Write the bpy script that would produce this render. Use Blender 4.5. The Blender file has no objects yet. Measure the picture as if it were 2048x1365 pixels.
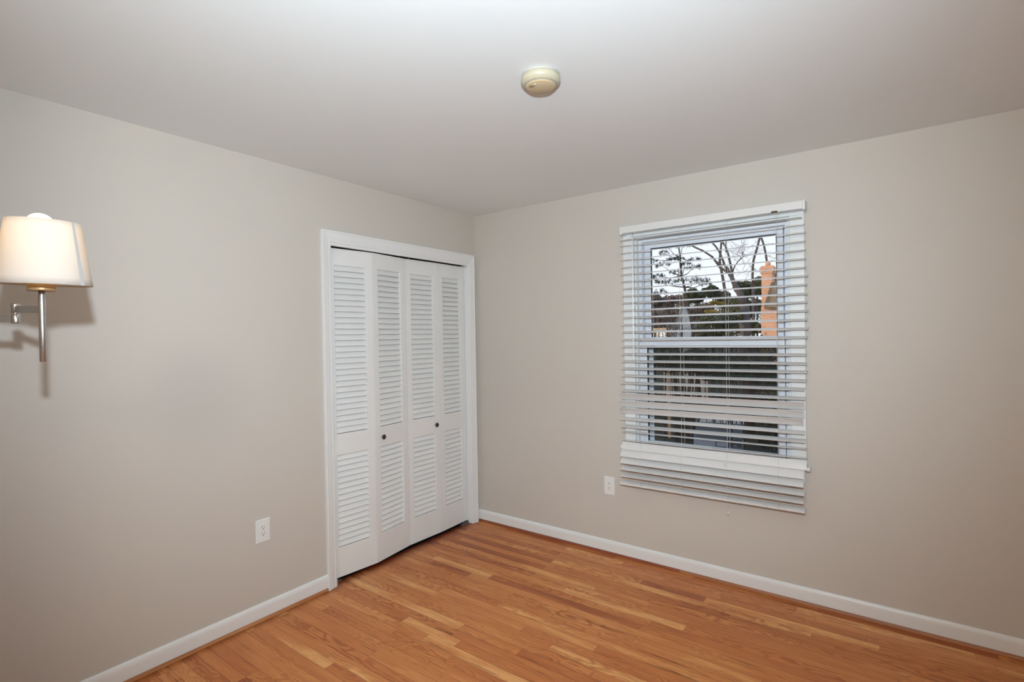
import bpy, math, random
from mathutils import Vector, Matrix

S = bpy.context.scene
COL = S.collection

# ------------------------------------------------------------------ camera
W, H = 2048, 1365
FPX, YAW, PITCH, ROLL = 1033.927, 0.6336, -0.0098, -0.0163
CAM = Vector((2.6851, -3.1722, 1.4786))
_F = Vector((-math.sin(YAW) * math.cos(PITCH), math.cos(YAW) * math.cos(PITCH), math.sin(PITCH)))
_R = _F.cross(Vector((0, 0, 1))).normalized()
_U = _R.cross(_F)
_c, _s = math.cos(ROLL), math.sin(ROLL)
R_, U_ = _c * _R + _s * _U, -_s * _R + _c * _U
cd = bpy.data.cameras.new('camera')
cd.sensor_width = 36.0
cd.lens = FPX * 36 / W
cd.clip_start = 0.02
cd.clip_end = 500
cam = bpy.data.objects.new('camera', cd)
cam.matrix_world = Matrix(((R_.x, U_.x, -_F.x, CAM.x), (R_.y, U_.y, -_F.y, CAM.y), (R_.z, U_.z, -_F.z, CAM.z), (0, 0, 0, 1)))
COL.objects.link(cam)
S.camera = cam

def ray(u, v):
    return _F * FPX + R_ * (u - W / 2) - U_ * (v - H / 2)
def on_y(u, v, y):
    d = ray(u, v)
    return CAM + d * ((y - CAM.y) / d.y)
def on_x(u, v, x):
    d = ray(u, v)
    return CAM + d * ((x - CAM.x) / d.x)

# ------------------------------------------------------------------ world, sun, flash, exposure
S.view_settings.view_transform = 'Standard'
S.view_settings.look = 'None'
S.view_settings.exposure = 0.0
S.view_settings.gamma = 1.0
S.view_settings.use_curve_mapping = False

wd = bpy.data.worlds.new('dusk_sky')
S.world = wd
wd.use_nodes = True
nt = wd.node_tree
bg = nt.nodes['Background']
tc = nt.nodes.new('ShaderNodeTexCoord')
sp = nt.nodes.new('ShaderNodeSeparateXYZ')
rp = nt.nodes.new('ShaderNodeValToRGB')
rp.color_ramp.elements[0].position = 0.0
rp.color_ramp.elements[0].color = (0.90, 0.93, 0.99, 1)
rp.color_ramp.elements[1].position = 0.6
rp.color_ramp.elements[1].color = (0.66, 0.76, 0.97, 1)
nt.links.new(tc.outputs['Generated'], sp.inputs[0])
nt.links.new(sp.outputs['Z'], rp.inputs[0])
nt.links.new(rp.outputs[0], bg.inputs['Color'])
bg.inputs['Strength'].default_value = 1.2

sl = bpy.data.lights.new('low_evening_sun', 'SUN')
sl.energy = 2.3
sl.color = (1.0, 0.60, 0.30)
sl.angle = math.radians(1.0)
sun = bpy.data.objects.new('low_evening_sun', sl)
sun.rotation_euler = Vector((0.62, 0.76, -0.16)).to_track_quat('-Z', 'Y').to_euler()
COL.objects.link(sun)

# added fill globe, unseen behind the photographer (its mesh is built with the room)
FILL_GLOBE = Vector((2.35, -3.80, 2.27))
FILL_GLOBE_STRENGTH = 66.0
FILL_GLOBE_COLOR = (1.0, 0.87, 0.72)

# the photographer's flash, above the lens
fl = bpy.data.lights.new('camera_flash', 'SPOT')
fl.energy = 214
fl.color = (0.84, 1.0, 1.12)
fl.spot_size = math.radians(118)
fl.spot_blend = 0.88
fl.shadow_soft_size = 0.022
flash = bpy.data.objects.new('camera_flash', fl)
flash.location = CAM + Vector((0.0, 0.0, 0.235)) - _F * 0.01
flash.rotation_euler = (_F + Vector((-0.04, 0.0, 0.10))).to_track_quat('-Z', 'Y').to_euler()
COL.objects.link(flash)

# ------------------------------------------------------------------ helpers
class MB:
    def __init__(s):
        s.v, s.f, s.m, s.sm = [], [], [], []
    def add(s, vs, fs, mi=0, smooth=False):
        b = len(s.v)
        s.v += [tuple(x) for x in vs]
        s.f += [tuple(b + i for i in f) for f in fs]
        s.m += [mi] * len(fs)
        s.sm += [smooth] * len(fs)
        return s
    def box(s, x0, x1, y0, y1, z0, z1, mi=0):
        vs = [(x, y, z) for x in (x0, x1) for y in (y0, y1) for z in (z0, z1)]
        return s.add(vs, [(0, 1, 3, 2), (4, 6, 7, 5), (0, 4, 5, 1), (2, 3, 7, 6), (0, 2, 6, 4), (1, 5, 7, 3)], mi)
    def frame(s, o, a, b, c, L, A, B, mi=0):
        """box at o with unit axes a,b,c and sizes L,A,B starting at o"""
        o, a, b, c = Vector(o), Vector(a) * L, Vector(b) * A, Vector(c) * B
        vs = [o + a * i + b * j + c * k for i in (0, 1) for j in (0, 1) for k in (0, 1)]
        return s.add(vs, [(0, 1, 3, 2), (4, 6, 7, 5), (0, 4, 5, 1), (2, 3, 7, 6), (0, 2, 6, 4), (1, 5, 7, 3)], mi)
    def prism(s, prof, p0, p1, ax, ay, mi=0, smooth=False, caps=True):
        """profile points (a,b) swept from p0 to p1; a along ax, b along ay"""
        p0, p1, ax, ay = Vector(p0), Vector(p1), Vector(ax), Vector(ay)
        n = len(prof)
        vs = [p0 + ax * a + ay * b for a, b in prof] + [p1 + ax * a + ay * b for a, b in prof]
        fs = [(i, (i + 1) % n, n + (i + 1) % n, n + i) for i in range(n)]
        if caps:
            fs += [tuple(range(n - 1, -1, -1)), tuple(range(n, 2 * n))]
        return s.add(vs, fs, mi, smooth)
    def lathe(s, prof, o, axis=(0, 0, 1), n=32, mi=0, smooth=True, cap=True):
        """profile (r, h) around axis from o"""
        o, ax = Vector(o), Vector(axis).normalized()
        t = Vector((1, 0, 0)) if abs(ax.x) < 0.9 else Vector((0, 1, 0))
        e1 = ax.cross(t).normalized()
        e2 = ax.cross(e1)
        vs = []
        for r, h in prof:
            for i in range(n):
                a = 2 * math.pi * i / n
                vs.append(o + ax * h + (e1 * math.cos(a) + e2 * math.sin(a)) * r)
        fs = []
        for k in range(len(prof) - 1):
            for i in range(n):
                j = (i + 1) % n
                fs.append((k * n + i, k * n + j, (k + 1) * n + j, (k + 1) * n + i))
        s.add(vs, fs, mi, smooth)
        if cap:
            b = len(s.v) - len(vs)
            s.f.append(tuple(b + i for i in range(n - 1, -1, -1)))
            s.f.append(tuple(b + (len(prof) - 1) * n + i for i in range(n)))
            s.m += [mi, mi]
            s.sm += [False, False]
        return s
    def tube(s, pts, r, n=6, mi=0, smooth=True):
        """tapering tube through points; r is a number or a list"""
        pts = [Vector(p) for p in pts]
        rs = r if isinstance(r, (list, tuple)) else [r] * len(pts)
        vs, fs = [], []
        for k, p in enumerate(pts):
            d = (pts[min(k + 1, len(pts) - 1)] - pts[max(k - 1, 0)]).normalized()
            t = Vector((0, 1, 0)) if abs(d.y) < 0.9 else Vector((1, 0, 0))
            e1 = d.cross(t).normalized()
            e2 = d.cross(e1)
            for i in range(n):
                a = 2 * math.pi * i / n
                vs.append(p + (e1 * math.cos(a) + e2 * math.sin(a)) * rs[k])
        for k in range(len(pts) - 1):
            for i in range(n):
                j = (i + 1) % n
                fs.append((k * n + i, k * n + j, (k + 1) * n + j, (k + 1) * n + i))
        fs.append(tuple(range(n - 1, -1, -1)))
        fs.append(tuple((len(pts) - 1) * n + i for i in range(n)))
        return s.add(vs, fs, mi, smooth)
    def build(s, name, mats, parent=None, loc=None, bevel=0, seg=2):
        me = bpy.data.meshes.new(name)
        me.from_pydata(s.v, [], s.f)
        for m in (mats if isinstance(mats, (list, tuple)) else [mats]):
            me.materials.append(m)
        me.polygons.foreach_set('material_index', s.m)
        me.polygons.foreach_set('use_smooth', s.sm)
        me.update()
        import bmesh
        bm = bmesh.new()
        bm.from_mesh(me)
        bmesh.ops.recalc_face_normals(bm, faces=bm.faces)
        bm.to_mesh(me)
        bm.free()
        o = bpy.data.objects.new(name, me)
        COL.objects.link(o)
        if parent:
            o.parent = parent
        if loc is not None:
            o.location = loc
        if bevel:
            b = o.modifiers.new('bevel', 'BEVEL')
            b.width = bevel
            b.segments = seg
            b.limit_method = 'ANGLE'
            b.angle_limit = math.radians(40)
        return o

def tag(o, label=None, cat=None, group=None, kind=None):
    if label: o['label'] = label
    if cat: o['category'] = cat
    if group: o['group'] = group
    if kind: o['kind'] = kind
    return o
def empty(name, loc=(0, 0, 0), rz=0.0, parent=None):
    o = bpy.data.objects.new(name, None)
    o.location = loc
    o.rotation_euler = (0, 0, rz)
    o.empty_display_size = 0.1
    COL.objects.link(o)
    if parent: o.parent = parent
    return o

def mat(name, col, rough=0.5, metal=0.0, spec=0.5, var=0.0, vscale=6.0, bump=0.0, bscale=300.0, coat=0.0, emit=None, estr=0.0):
    m = bpy.data.materials.new(name)
    m.use_nodes = True
    n = m.node_tree
    b = n.nodes['Principled BSDF']
    b.inputs['Base Color'].default_value = (*col, 1)
    b.inputs['Roughness'].default_value = rough
    b.inputs['Metallic'].default_value = metal
    b.inputs['Specular IOR Level'].default_value = spec
    b.inputs['Coat Weight'].default_value = coat
    t = n.nodes.new('ShaderNodeTexCoord')
    if var:
        no = n.nodes.new('ShaderNodeTexNoise')
        no.inputs['Scale'].default_value = vscale
        no.inputs['Detail'].default_value = 4
        n.links.new(t.outputs['Object'], no.inputs['Vector'])
        r = n.nodes.new('ShaderNodeValToRGB')
        r.color_ramp.elements[0].position = 0.3
        r.color_ramp.elements[1].position = 0.7
        r.color_ramp.elements[0].color = (*[c * (1 - var) for c in col], 1)
        r.color_ramp.elements[1].color = (*[min(1, c * (1 + var)) for c in col], 1)
        n.links.new(no.outputs['Fac'], r.inputs[0])
        n.links.new(r.outputs[0], b.inputs['Base Color'])
    if bump:
        no = n.nodes.new('ShaderNodeTexNoise')
        no.inputs['Scale'].default_value = bscale
        n.links.new(t.outputs['Object'], no.inputs['Vector'])
        bu = n.nodes.new('ShaderNodeBump')
        bu.inputs['Strength'].default_value = bump
        bu.inputs['Distance'].default_value = 0.001
        n.links.new(no.outputs['Fac'], bu.inputs['Height'])
        n.links.new(bu.outputs[0], b.inputs['Normal'])
    if emit:
        b.inputs['Emission Color'].default_value = (*emit, 1)
        b.inputs['Emission Strength'].default_value = estr
    return m

# ------------------------------------------------------------------ materials
M = {}
M['wall'] = mat('wall_paint_greige', (0.60, 0.56, 0.505), 0.55, spec=0.3, var=0.012, vscale=1.5, bump=0.12, bscale=220)
M['ceiling'] = mat('ceiling_paint', (0.85, 0.88, 0.875), 0.7, spec=0.2, var=0.01, vscale=1.2, bump=0.1, bscale=180)
M['trim'] = mat('white_trim_paint', (0.81, 0.815, 0.805), 0.28, spec=0.5, var=0.01, vscale=4)
M['door'] = mat('white_door_paint', (0.80, 0.80, 0.785), 0.33, spec=0.5, var=0.012, vscale=5)
M['vinyl'] = mat('white_window_vinyl', (0.79, 0.815, 0.865), 0.35, var=0.01)
M['blind'] = mat('white_blind_slat', (0.715, 0.705, 0.69), 0.32, spec=0.5, var=0.012, vscale=8)
M['rail'] = mat('white_blind_rail', (0.74, 0.74, 0.72), 0.38, var=0.01)
M['cord'] = mat('white_cord', (0.66, 0.64, 0.61), 0.8, var=0.05, vscale=400)
M['plastic'] = mat('white_plastic', (0.80, 0.80, 0.785), 0.35, var=0.01)
M['slot'] = mat('dark_slot', (0.03, 0.028, 0.025), 0.6, var=0.2)
M['cream_base'] = mat('ivory_plastic', (0.50, 0.47, 0.42), 0.4, var=0.02)
M['cream'] = mat('yellowed_plastic', (0.52, 0.475, 0.35), 0.35, var=0.03, vscale=30)
M['tan'] = mat('aged_tan_plastic', (0.62, 0.49, 0.30), 0.4, var=0.02, vscale=30)
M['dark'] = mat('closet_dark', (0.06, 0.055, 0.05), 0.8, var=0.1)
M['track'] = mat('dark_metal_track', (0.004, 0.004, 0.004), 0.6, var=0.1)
M['bronze'] = mat('antique_bronze', (0.10, 0.065, 0.035), 0.38, metal=0.8, var=0.35, vscale=60)
M['nickel'] = mat('brushed_nickel', (0.56, 0.55, 0.53), 0.3, metal=1.0, var=0.05, vscale=200)
M['steel'] = mat('zinc_steel', (0.55, 0.55, 0.52), 0.4, metal=0.9, var=0.15, vscale=80)
M['brass'] = mat('dull_brass', (0.42, 0.26, 0.12), 0.45, metal=0.35, var=0.05)
M['seal'] = mat('black_glazing_seal', (0.012, 0.012, 0.02), 0.5, var=0.1)

def floor_material():
    m = bpy.data.materials.new('oak_strip_floor')
    m.use_nodes = True
    n = m.node_tree; L = n.links.new; N = n.nodes.new
    b = n.nodes['Principled BSDF']
    uv = N('ShaderNodeUVMap'); uv.uv_map = 'plank'
    at = N('ShaderNodeAttribute'); at.attribute_name = 'rnd'
    sx = N('ShaderNodeSeparateXYZ'); L(uv.outputs[0], sx.inputs[0])
    sr = N('ShaderNodeSeparateColor'); L(at.outputs['Color'], sr.inputs[0])
    def mth(op, a, c=None, d=None):
        x = N('ShaderNodeMath'); x.operation = op
        for i, q in enumerate((a, c, d)):
            if q is None: continue
            if isinstance(q, (int, float)): x.inputs[i].default_value = q
            else: L(q, x.inputs[i])
        return x.outputs[0]
    u, v = sx.outputs[0], sx.outputs[1]
    r1, r2, r3 = sr.outputs[0], sr.outputs[1], sr.outputs[2]
    def noise(su, sv, off, detail=3, rough=0.5):
        c = N('ShaderNodeCombineXYZ')
        L(mth('MULTIPLY', u, su), c.inputs[0])
        L(mth('MULTIPLY', v, sv), c.inputs[1])
        L(mth('MULTIPLY_ADD', r1, 91.0, mth('MULTIPLY_ADD', r3, 57.0, off)), c.inputs[2])
        t = N('ShaderNodeTexNoise'); t.inputs['Scale'].default_value = 1.0
        t.inputs['Detail'].default_value = detail; t.inputs['Roughness'].default_value = rough
        L(c.outputs[0], t.inputs['Vector'])
        return t.outputs['Fac']
    # distance to a slightly tilted tree axis gives the cathedral rings
    h = mth('ADD', mth('MULTIPLY_ADD', r2, 0.045, 0.004), mth('MULTIPLY', u, mth('MULTIPLY_ADD', r3, 0.05, -0.025)))
    h = mth('MULTIPLY_ADD', mth('SUBTRACT', noise(3.6, 11, 3.0, 2), 0.5), 0.11, h)
    dv = mth('SUBTRACT', v, mth('MULTIPLY_ADD', r1, 0.05, 0.004))
    r = mth('SQRT', mth('ADD', mth('MULTIPLY', dv, dv), mth('MULTIPLY', h, h)))
    ph = mth('MULTIPLY_ADD', r, 560.0, mth('MULTIPLY', noise(11, 60, 7.0, 2), 4.5))
    ring = mth('MULTIPLY_ADD', mth('SINE', ph), 0.5, 0.5)
    ring = mth('POWER', ring, 1.6)
    gate = N('ShaderNodeMapRange'); gate.inputs[1].default_value = 0.30; gate.inputs[2].default_value = 0.75; gate.inputs[3].default_value = 0.35; L(r2, gate.inputs[0])
    ring = mth('MULTIPLY', ring, gate.outputs[0])
    ringamt = mth('MULTIPLY', ring, mth('MULTIPLY_ADD', noise(1.2, 6, 11.0, 1), 1.7, -0.3))
    pore = noise(22, 850, 19.0, 2)
    mott = noise(2.5, 16, 23.0, 3)
    # plank tone
    ramp = N('ShaderNodeValToRGB'); cr = ramp.color_ramp
    cr.elements[0].position = 0.0; cr.elements[0].color = (0.42, 0.12, 0.036, 1)
    cr.elements[1].position = 1.0; cr.elements[1].color = (0.84, 0.43, 0.16, 1)
    for p_, c_ in ((0.18, (0.56, 0.185, 0.054, 1)), (0.5, (0.63, 0.23, 0.068, 1)), (0.8, (0.71, 0.295, 0.095, 1))):
        e = cr.elements.new(p_); e.color = c_
    tone = mth('ADD', mth('MULTIPLY_ADD', mott, 1.3, -0.63), sr.outputs[2])
    L(tone, ramp.inputs[0])
    dk = N('ShaderNodeMix'); dk.data_type = 'RGBA'; dk.blend_type = 'MULTIPLY'
    L(mth('MULTIPLY', ringamt, 1.0), dk.inputs['Factor'])
    L(ramp.outputs[0], dk.inputs[6]); dk.inputs[7].default_value = (0.58, 0.38, 0.25, 1)
    po = N('ShaderNodeMix'); po.data_type = 'RGBA'; po.blend_type = 'MULTIPLY'
    pr = N('ShaderNodeMapRange'); pr.inputs[1].default_value = 0.5; pr.inputs[2].default_value = 0.75; L(pore, pr.inputs[0])
    L(mth('MULTIPLY', pr.outputs[0], 0.35), po.inputs['Factor'])
    L(dk.outputs[2], po.inputs[6]); po.inputs[7].default_value = (0.5, 0.33, 0.25, 1)
    # dark mineral streaks
    ms = noise(2.6, 60, 31.0, 3)
    mr = N('ShaderNodeMapRange'); mr.inputs[1].default_value = 0.62; mr.inputs[2].default_value = 0.74; L(ms, mr.inputs[0])
    mk = N('ShaderNodeMix'); mk.data_type = 'RGBA'; mk.blend_type = 'MULTIPLY'
    L(mth('MULTIPLY', mr.outputs[0], 0.8), mk.inputs['Factor'])
    L(po.outputs[2], mk.inputs[6]); mk.inputs[7].default_value = (0.35, 0.22, 0.18, 1)
    # seams: uv3 holds plank length/width, seam dark line
    at2 = N('ShaderNodeUVMap'); at2.uv_map = 'far'
    s2 = N('ShaderNodeSeparateXYZ'); L(at2.outputs[0], s2.inputs[0])
    dmin = mth('MINIMUM', mth('MINIMUM', u, s2.outputs[0]), mth('MINIMUM', v, s2.outputs[1]))
    se = N('ShaderNodeMapRange'); se.inputs[1].default_value = 0.0004; se.inputs[2].default_value = 0.0014
    se.inputs[3].default_value = 1.0; se.inputs[4].default_value = 0.0; L(dmin, se.inputs[0])
    sm = N('ShaderNodeMix'); sm.data_type = 'RGBA'; sm.blend_type = 'MULTIPLY'
    L(mth('MULTIPLY', se.outputs[0], 0.6), sm.inputs['Factor'])
    L(mk.outputs[2], sm.inputs[6]); sm.inputs[7].default_value = (0.22, 0.12, 0.08, 1)
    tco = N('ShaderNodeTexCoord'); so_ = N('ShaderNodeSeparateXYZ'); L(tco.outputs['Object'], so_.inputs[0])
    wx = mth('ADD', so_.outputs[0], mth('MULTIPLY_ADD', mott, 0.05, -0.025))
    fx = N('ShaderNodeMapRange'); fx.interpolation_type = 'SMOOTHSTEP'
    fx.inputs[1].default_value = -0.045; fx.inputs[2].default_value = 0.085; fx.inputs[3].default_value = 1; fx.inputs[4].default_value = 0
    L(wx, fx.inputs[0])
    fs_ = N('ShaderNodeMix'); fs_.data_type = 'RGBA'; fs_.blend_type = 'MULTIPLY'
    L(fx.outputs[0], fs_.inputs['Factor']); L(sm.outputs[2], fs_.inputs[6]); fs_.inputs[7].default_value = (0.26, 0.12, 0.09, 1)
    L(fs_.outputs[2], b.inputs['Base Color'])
    b.inputs['Roughness'].default_value = 0.38
    b.inputs['Specular IOR Level'].default_value = 0.4
    bu = N('ShaderNodeBump'); bu.inputs['Strength'].default_value = 0.25; bu.inputs['Distance'].default_value = 0.0006
    L(mth('SUBTRACT', mth('MULTIPLY', pore, 0.4), se.outputs[0]), bu.inputs['Height'])
    L(bu.outputs[0], b.inputs['Normal'])
    return m
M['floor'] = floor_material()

def wood(name, c0, c1, axis='x'):
    m = bpy.data.materials.new(name); m.use_nodes = True
    n = m.node_tree; L = n.links.new
    b = n.nodes['Principled BSDF']
    t = n.nodes.new('ShaderNodeTexCoord'); mp = n.nodes.new('ShaderNodeMapping')
    mp.inputs['Scale'].default_value = (3, 120, 120) if axis == 'x' else (120, 3, 120)
    L(t.outputs['Object'], mp.inputs[0])
    no = n.nodes.new('ShaderNodeTexNoise'); no.inputs['Scale'].default_value = 1; no.inputs['Detail'].default_value = 3
    L(mp.outputs[0], no.inputs['Vector'])
    r = n.nodes.new('ShaderNodeValToRGB')
    r.color_ramp.elements[0].position = 0.35; r.color_ramp.elements[0].color = (*c0, 1)
    r.color_ramp.elements[1].position = 0.65; r.color_ramp.elements[1].color = (*c1, 1)
    L(no.outputs['Fac'], r.inputs[0]); L(r.outputs[0], b.inputs['Base Color'])
    b.inputs['Roughness'].default_value = 0.4
    return m
M['shoe'] = wood('oak_shoe_moulding', (0.42, 0.17, 0.065), (0.56, 0.26, 0.11), 'y')
M['shoe_red'] = wood('red_stained_shoe_moulding', (0.22, 0.055, 0.025), (0.34, 0.10, 0.045), 'x')
M['shoe_oak'] = wood('worn_oak_shoe_moulding', (0.33, 0.12, 0.05), (0.46, 0.19, 0.08), 'x')

def glass_material(name, tint, haze=0.0):
    m = bpy.data.materials.new(name); m.use_nodes = True
    n = m.node_tree; L = n.links.new
    n.nodes.remove(n.nodes['Principled BSDF'])
    out = n.nodes['Material Output']
    tr = n.nodes.new('ShaderNodeBsdfTransparent'); tr.inputs[0].default_value = (*tint, 1)
    gl = n.nodes.new('ShaderNodeBsdfGlossy'); gl.inputs['Roughness'].default_value = 0.02
    fr = n.nodes.new('ShaderNodeFresnel'); fr.inputs[0].default_value = 1.3
    mx = n.nodes.new('ShaderNodeMixShader')
    L(fr.outputs[0], mx.inputs[0]); L(tr.outputs[0], mx.inputs[1]); L(gl.outputs[0], mx.inputs[2])
    L(mx.outputs[0], out.inputs['Surface'])
    return m
M['glass'] = glass_material('window_glass', (0.97, 0.985, 0.98))

def screen_material():
    m = bpy.data.materials.new('insect_screen_mesh'); m.use_nodes = True
    n = m.node_tree; L = n.links.new
    b = n.nodes['Principled BSDF']
    b.inputs['Base Color'].default_value = (0.02, 0.02, 0.022, 1); b.inputs['Roughness'].default_value = 0.7
    out = n.nodes['Material Output']
    tr = n.nodes.new('ShaderNodeBsdfTransparent'); mx = n.nodes.new('ShaderNodeMixShader')
    t = n.nodes.new('ShaderNodeTexCoord'); no = n.nodes.new('ShaderNodeTexNoise'); no.inputs['Scale'].default_value = 40
    L(t.outputs['Object'], no.inputs['Vector'])
    mr = n.nodes.new('ShaderNodeMapRange'); mr.inputs[3].default_value = 0.60; mr.inputs[4].default_value = 0.68
    L(no.outputs['Fac'], mr.inputs[0]); L(mr.outputs[0], mx.inputs[0])
    L(tr.outputs[0], mx.inputs[1]); L(b.outputs[0], mx.inputs[2]); L(mx.outputs[0], out.inputs['Surface'])
    return m
M['screen'] = screen_material()

def shade_material():
    m = bpy.data.materials.new('white_linen_shade'); m.use_nodes = True
    n = m.node_tree; L = n.links.new
    n.nodes.remove(n.nodes['Principled BSDF'])
    out = n.nodes['Material Output']
    t = n.nodes.new('ShaderNodeTexCoord'); mp = n.nodes.new('ShaderNodeMapping'); mp.inputs['Scale'].default_value = (900, 900, 900)
    L(t.outputs['Object'], mp.inputs[0])
    no = n.nodes.new('ShaderNodeTexNoise'); no.inputs['Scale'].default_value = 1.0; L(mp.outputs[0], no.inputs['Vector'])
    r = n.nodes.new('ShaderNodeValToRGB')
    r.color_ramp.elements[0].color = (0.62, 0.605, 0.585, 1); r.color_ramp.elements[1].color = (0.70, 0.68, 0.66, 1)
    L(no.outputs['Fac'], r.inputs[0])
    df = n.nodes.new('ShaderNodeBsdfDiffuse'); tl = n.nodes.new('ShaderNodeBsdfTranslucent')
    tl.inputs[0].default_value = (0.95, 0.80, 0.60, 1)
    L(r.outputs[0], df.inputs[0])
    mx = n.nodes.new('ShaderNodeMixShader'); mx.inputs[0].default_value = 0.38
    L(df.outputs[0], mx.inputs[1]); L(tl.outputs[0], mx.inputs[2]); L(mx.outputs[0], out.inputs['Surface'])
    return m
M['shade'] = shade_material()
M['seam'] = mat('grey_shade_seam', (0.44, 0.425, 0.405), 0.8, var=0.05, vscale=300)
M['bulb'] = mat('lit_bulb', (0.9, 0.88, 0.85), 0.5, var=0.01, emit=(1.0, 0.86, 0.66), estr=8.5)

# ------------------------------------------------------------------ room shell
CH = 2.44
XR, YB, YA, XA = 3.9, -4.3, -3.3, 1.45       # right wall, alcove end, rear wall, alcove corner
DY0, DY1, DH = -1.325, -0.088, 2.036         # closet opening
WX0, WX1, WZ0, WZ1 = 1.347, 2.243, 0.745, 2.103   # window opening

def build_floor():
    random.seed(11)
    vs, fs, uv, far, cols = [], [], [], [], []
    w = 0.0572
    y = 0.0
    row = 0
    while y > YB:
        x = -0.8 - random.random() * 0.9
        while x < XR:
            ln = random.choice((0.35, 0.5, 0.65, 0.8, 0.95, 1.1, 1.3)) * random.uniform(0.85, 1.15)
            x1 = min(x + ln, XR)
            xs = max(x, -0.8)
            if x1 > xs + 0.01:
                b = len(vs)
                vs += [(xs, y - w, 0), (x1, y - w, 0), (x1, y, 0), (xs, y, 0)]
                fs.append((b, b + 1, b + 2, b + 3))
                l = x1 - xs
                uv += [(0, 0), (l, 0), (l, w), (0, w)]
                far += [(l, w), (0, w), (0, 0), (l, 0)]
                t = random.random()
                tone = 0.48 + random.gauss(0, 0.17)
                if random.random() < 0.04: tone = 0.05
                if random.random() < 0.05: tone = 0.9
                cols += [(random.random(), random.random(), max(0, min(1, tone)), 1)] * 4
            x = x1
        y -= w
        row += 1
    me = bpy.data.meshes.new('floor')
    me.from_pydata(vs, [], fs)
    a = me.uv_layers.new(name='plank'); c = me.uv_layers.new(name='far')
    for i in range(len(uv)):
        a.data[i].uv = uv[i]; c.data[i].uv = far[i]
    ca = me.color_attributes.new('rnd', 'FLOAT_COLOR', 'CORNER')
    for i in range(len(cols)):
        ca.data[i].color = cols[i]
    me.materials.append(M['floor'])
    o = bpy.data.objects.new('floor', me); COL.objects.link(o)
    tag(o, 'orange-brown oak strip floor', kind='structure')
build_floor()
def struct(name, mb, m, **k):
    return tag(mb.build(name, m, **k), kind='structure')
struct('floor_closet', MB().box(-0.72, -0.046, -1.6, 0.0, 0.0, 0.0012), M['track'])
struct('subfloor', MB().box(-0.8, XR + .1, YB - .1, 0.15, -0.25, -0.001), M['dark'])
struct('ceiling', MB().box(-0.8, XR + .1, YB - .1, 0.15, CH, CH + 0.12), M['ceiling'])
struct('wall_left', MB().box(-0.12, 0, DY1 + .011, 0.0, 0, CH).box(-0.12, 0, YB, DY0 - .011, 0, CH).box(-0.12, 0, DY0 - .011, DY1 + .011, DH + .0165, CH), M['wall'])
struct('wall_back', MB().box(-0.8, WX0 - .001, 0, 0.15, 0, CH).box(WX1 + .001, XR + .1, 0, 0.15, 0, CH)
       .box(WX0 - .001, WX1 + .001, 0, 0.15, 0, WZ0).box(WX0 - .001, WX1 + .001, 0, 0.15, WZ1 + .001, CH), M['wall'])
struct('wall_right', MB().box(XR, XR + .1, YB, 0, 0, CH), M['wall'])
struct('wall_rear', MB().box(0, XA, YA - 0.12, YA, 0, CH).box(XA - 0.12, XA, YB, YA - 0.12, 0, CH), M['wall'])
struct('wall_entry', MB().box(XA - .12, XR + .1, YB - 0.1, YB, 0, CH), M['wall'])
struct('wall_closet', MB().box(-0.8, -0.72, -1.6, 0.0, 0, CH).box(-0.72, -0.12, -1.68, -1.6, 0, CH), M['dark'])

# baseboards with a rounded top, wooden shoe moulding under them
BP = [(0, 0.020), (0.0135, 0.020), (0.0135, 0.066)] + [(0.0045 + 0.009 * math.cos(a), 0.066 + 0.0245 * math.sin(a)) for a in [math.pi / 20 * i for i in range(1, 10)]] + [(0.0045, 0.0925), (0.003, 0.0936), (0, 0.0936)]
SP = [(0, 0.0), (0.0135, 0.0)] + [(0.0135 * math.cos(a), 0.0005 + 0.019 * math.sin(a)) for a in [math.pi / 10 * i for i in range(0, 6)]]
def base(name, p0, p1, n):
    struct(name, MB().prism(BP, p0, p1, n, (0, 0, 1), smooth=False), M['trim'])
base('baseboard_left', (0, YA, 0), (0, -1.391, 0), (1, 0, 0))
base('baseboard_back', (0, 0, 0), (XR, 0, 0), (0, -1, 0))
base('baseboard_right', (XR, YB, 0), (XR, 0, 0), (-1, 0, 0))
base('baseboard_rear', (0, YA, 0), (XA, YA, 0), (0, 1, 0))
struct('trim_1', MB().prism(SP, (0, YA, 0), (0, -1.3915, 0), (1, 0, 0), (0, 0, 1)), M['shoe'])
struct('trim_2', MB().prism(SP, (0.006, 0, 0), (1.62, 0, 0), (0, -1, 0), (0, 0, 1)), M['shoe_red'])
struct('trim_3', MB().prism(SP, (1.6205, 0, 0), (XR, 0, 0), (0, -1, 0), (0, 0, 1)), M['shoe_oak'])

# door casing: stepped colonial profile, mitred at the top
def casing(name, segs, m):
    """segs: list of (outer0, inner0, outer1, inner1) corner pairs; profile across from inner to outer"""
    prof = [(0.0, 0.006), (0.05, 0.0085), (0.16, 0.0095), (0.24, 0.0085), (0.30, 0.0105), (0.62, 0.0145), (0.80, 0.0165), (0.86, 0.0195), (0.97, 0.0195), (1.0, 0.016)]
    mb = MB()
    for (o0, i0, o1, i1, nrm) in segs:
        o0, i0, o1, i1, nrm = map(Vector, (o0, i0, o1, i1, nrm))
        a = [i0 + (o0 - i0) * t + nrm * h for t, h in prof]
        b = [i1 + (o1 - i1) * t + nrm * h for t, h in prof]
        a = [i0] + a + [o0]; b = [i1] + b + [o1]
        n = len(a)
        mb.add(a + b, [(i, (i + 1) % n, n + (i + 1) % n, n + i) for i in range(n)] + [tuple(range(n)), tuple(range(2 * n - 1, n - 1, -1))])
    return struct(name, mb, m)
ZT, ZI = 2.122, 2.052
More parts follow.
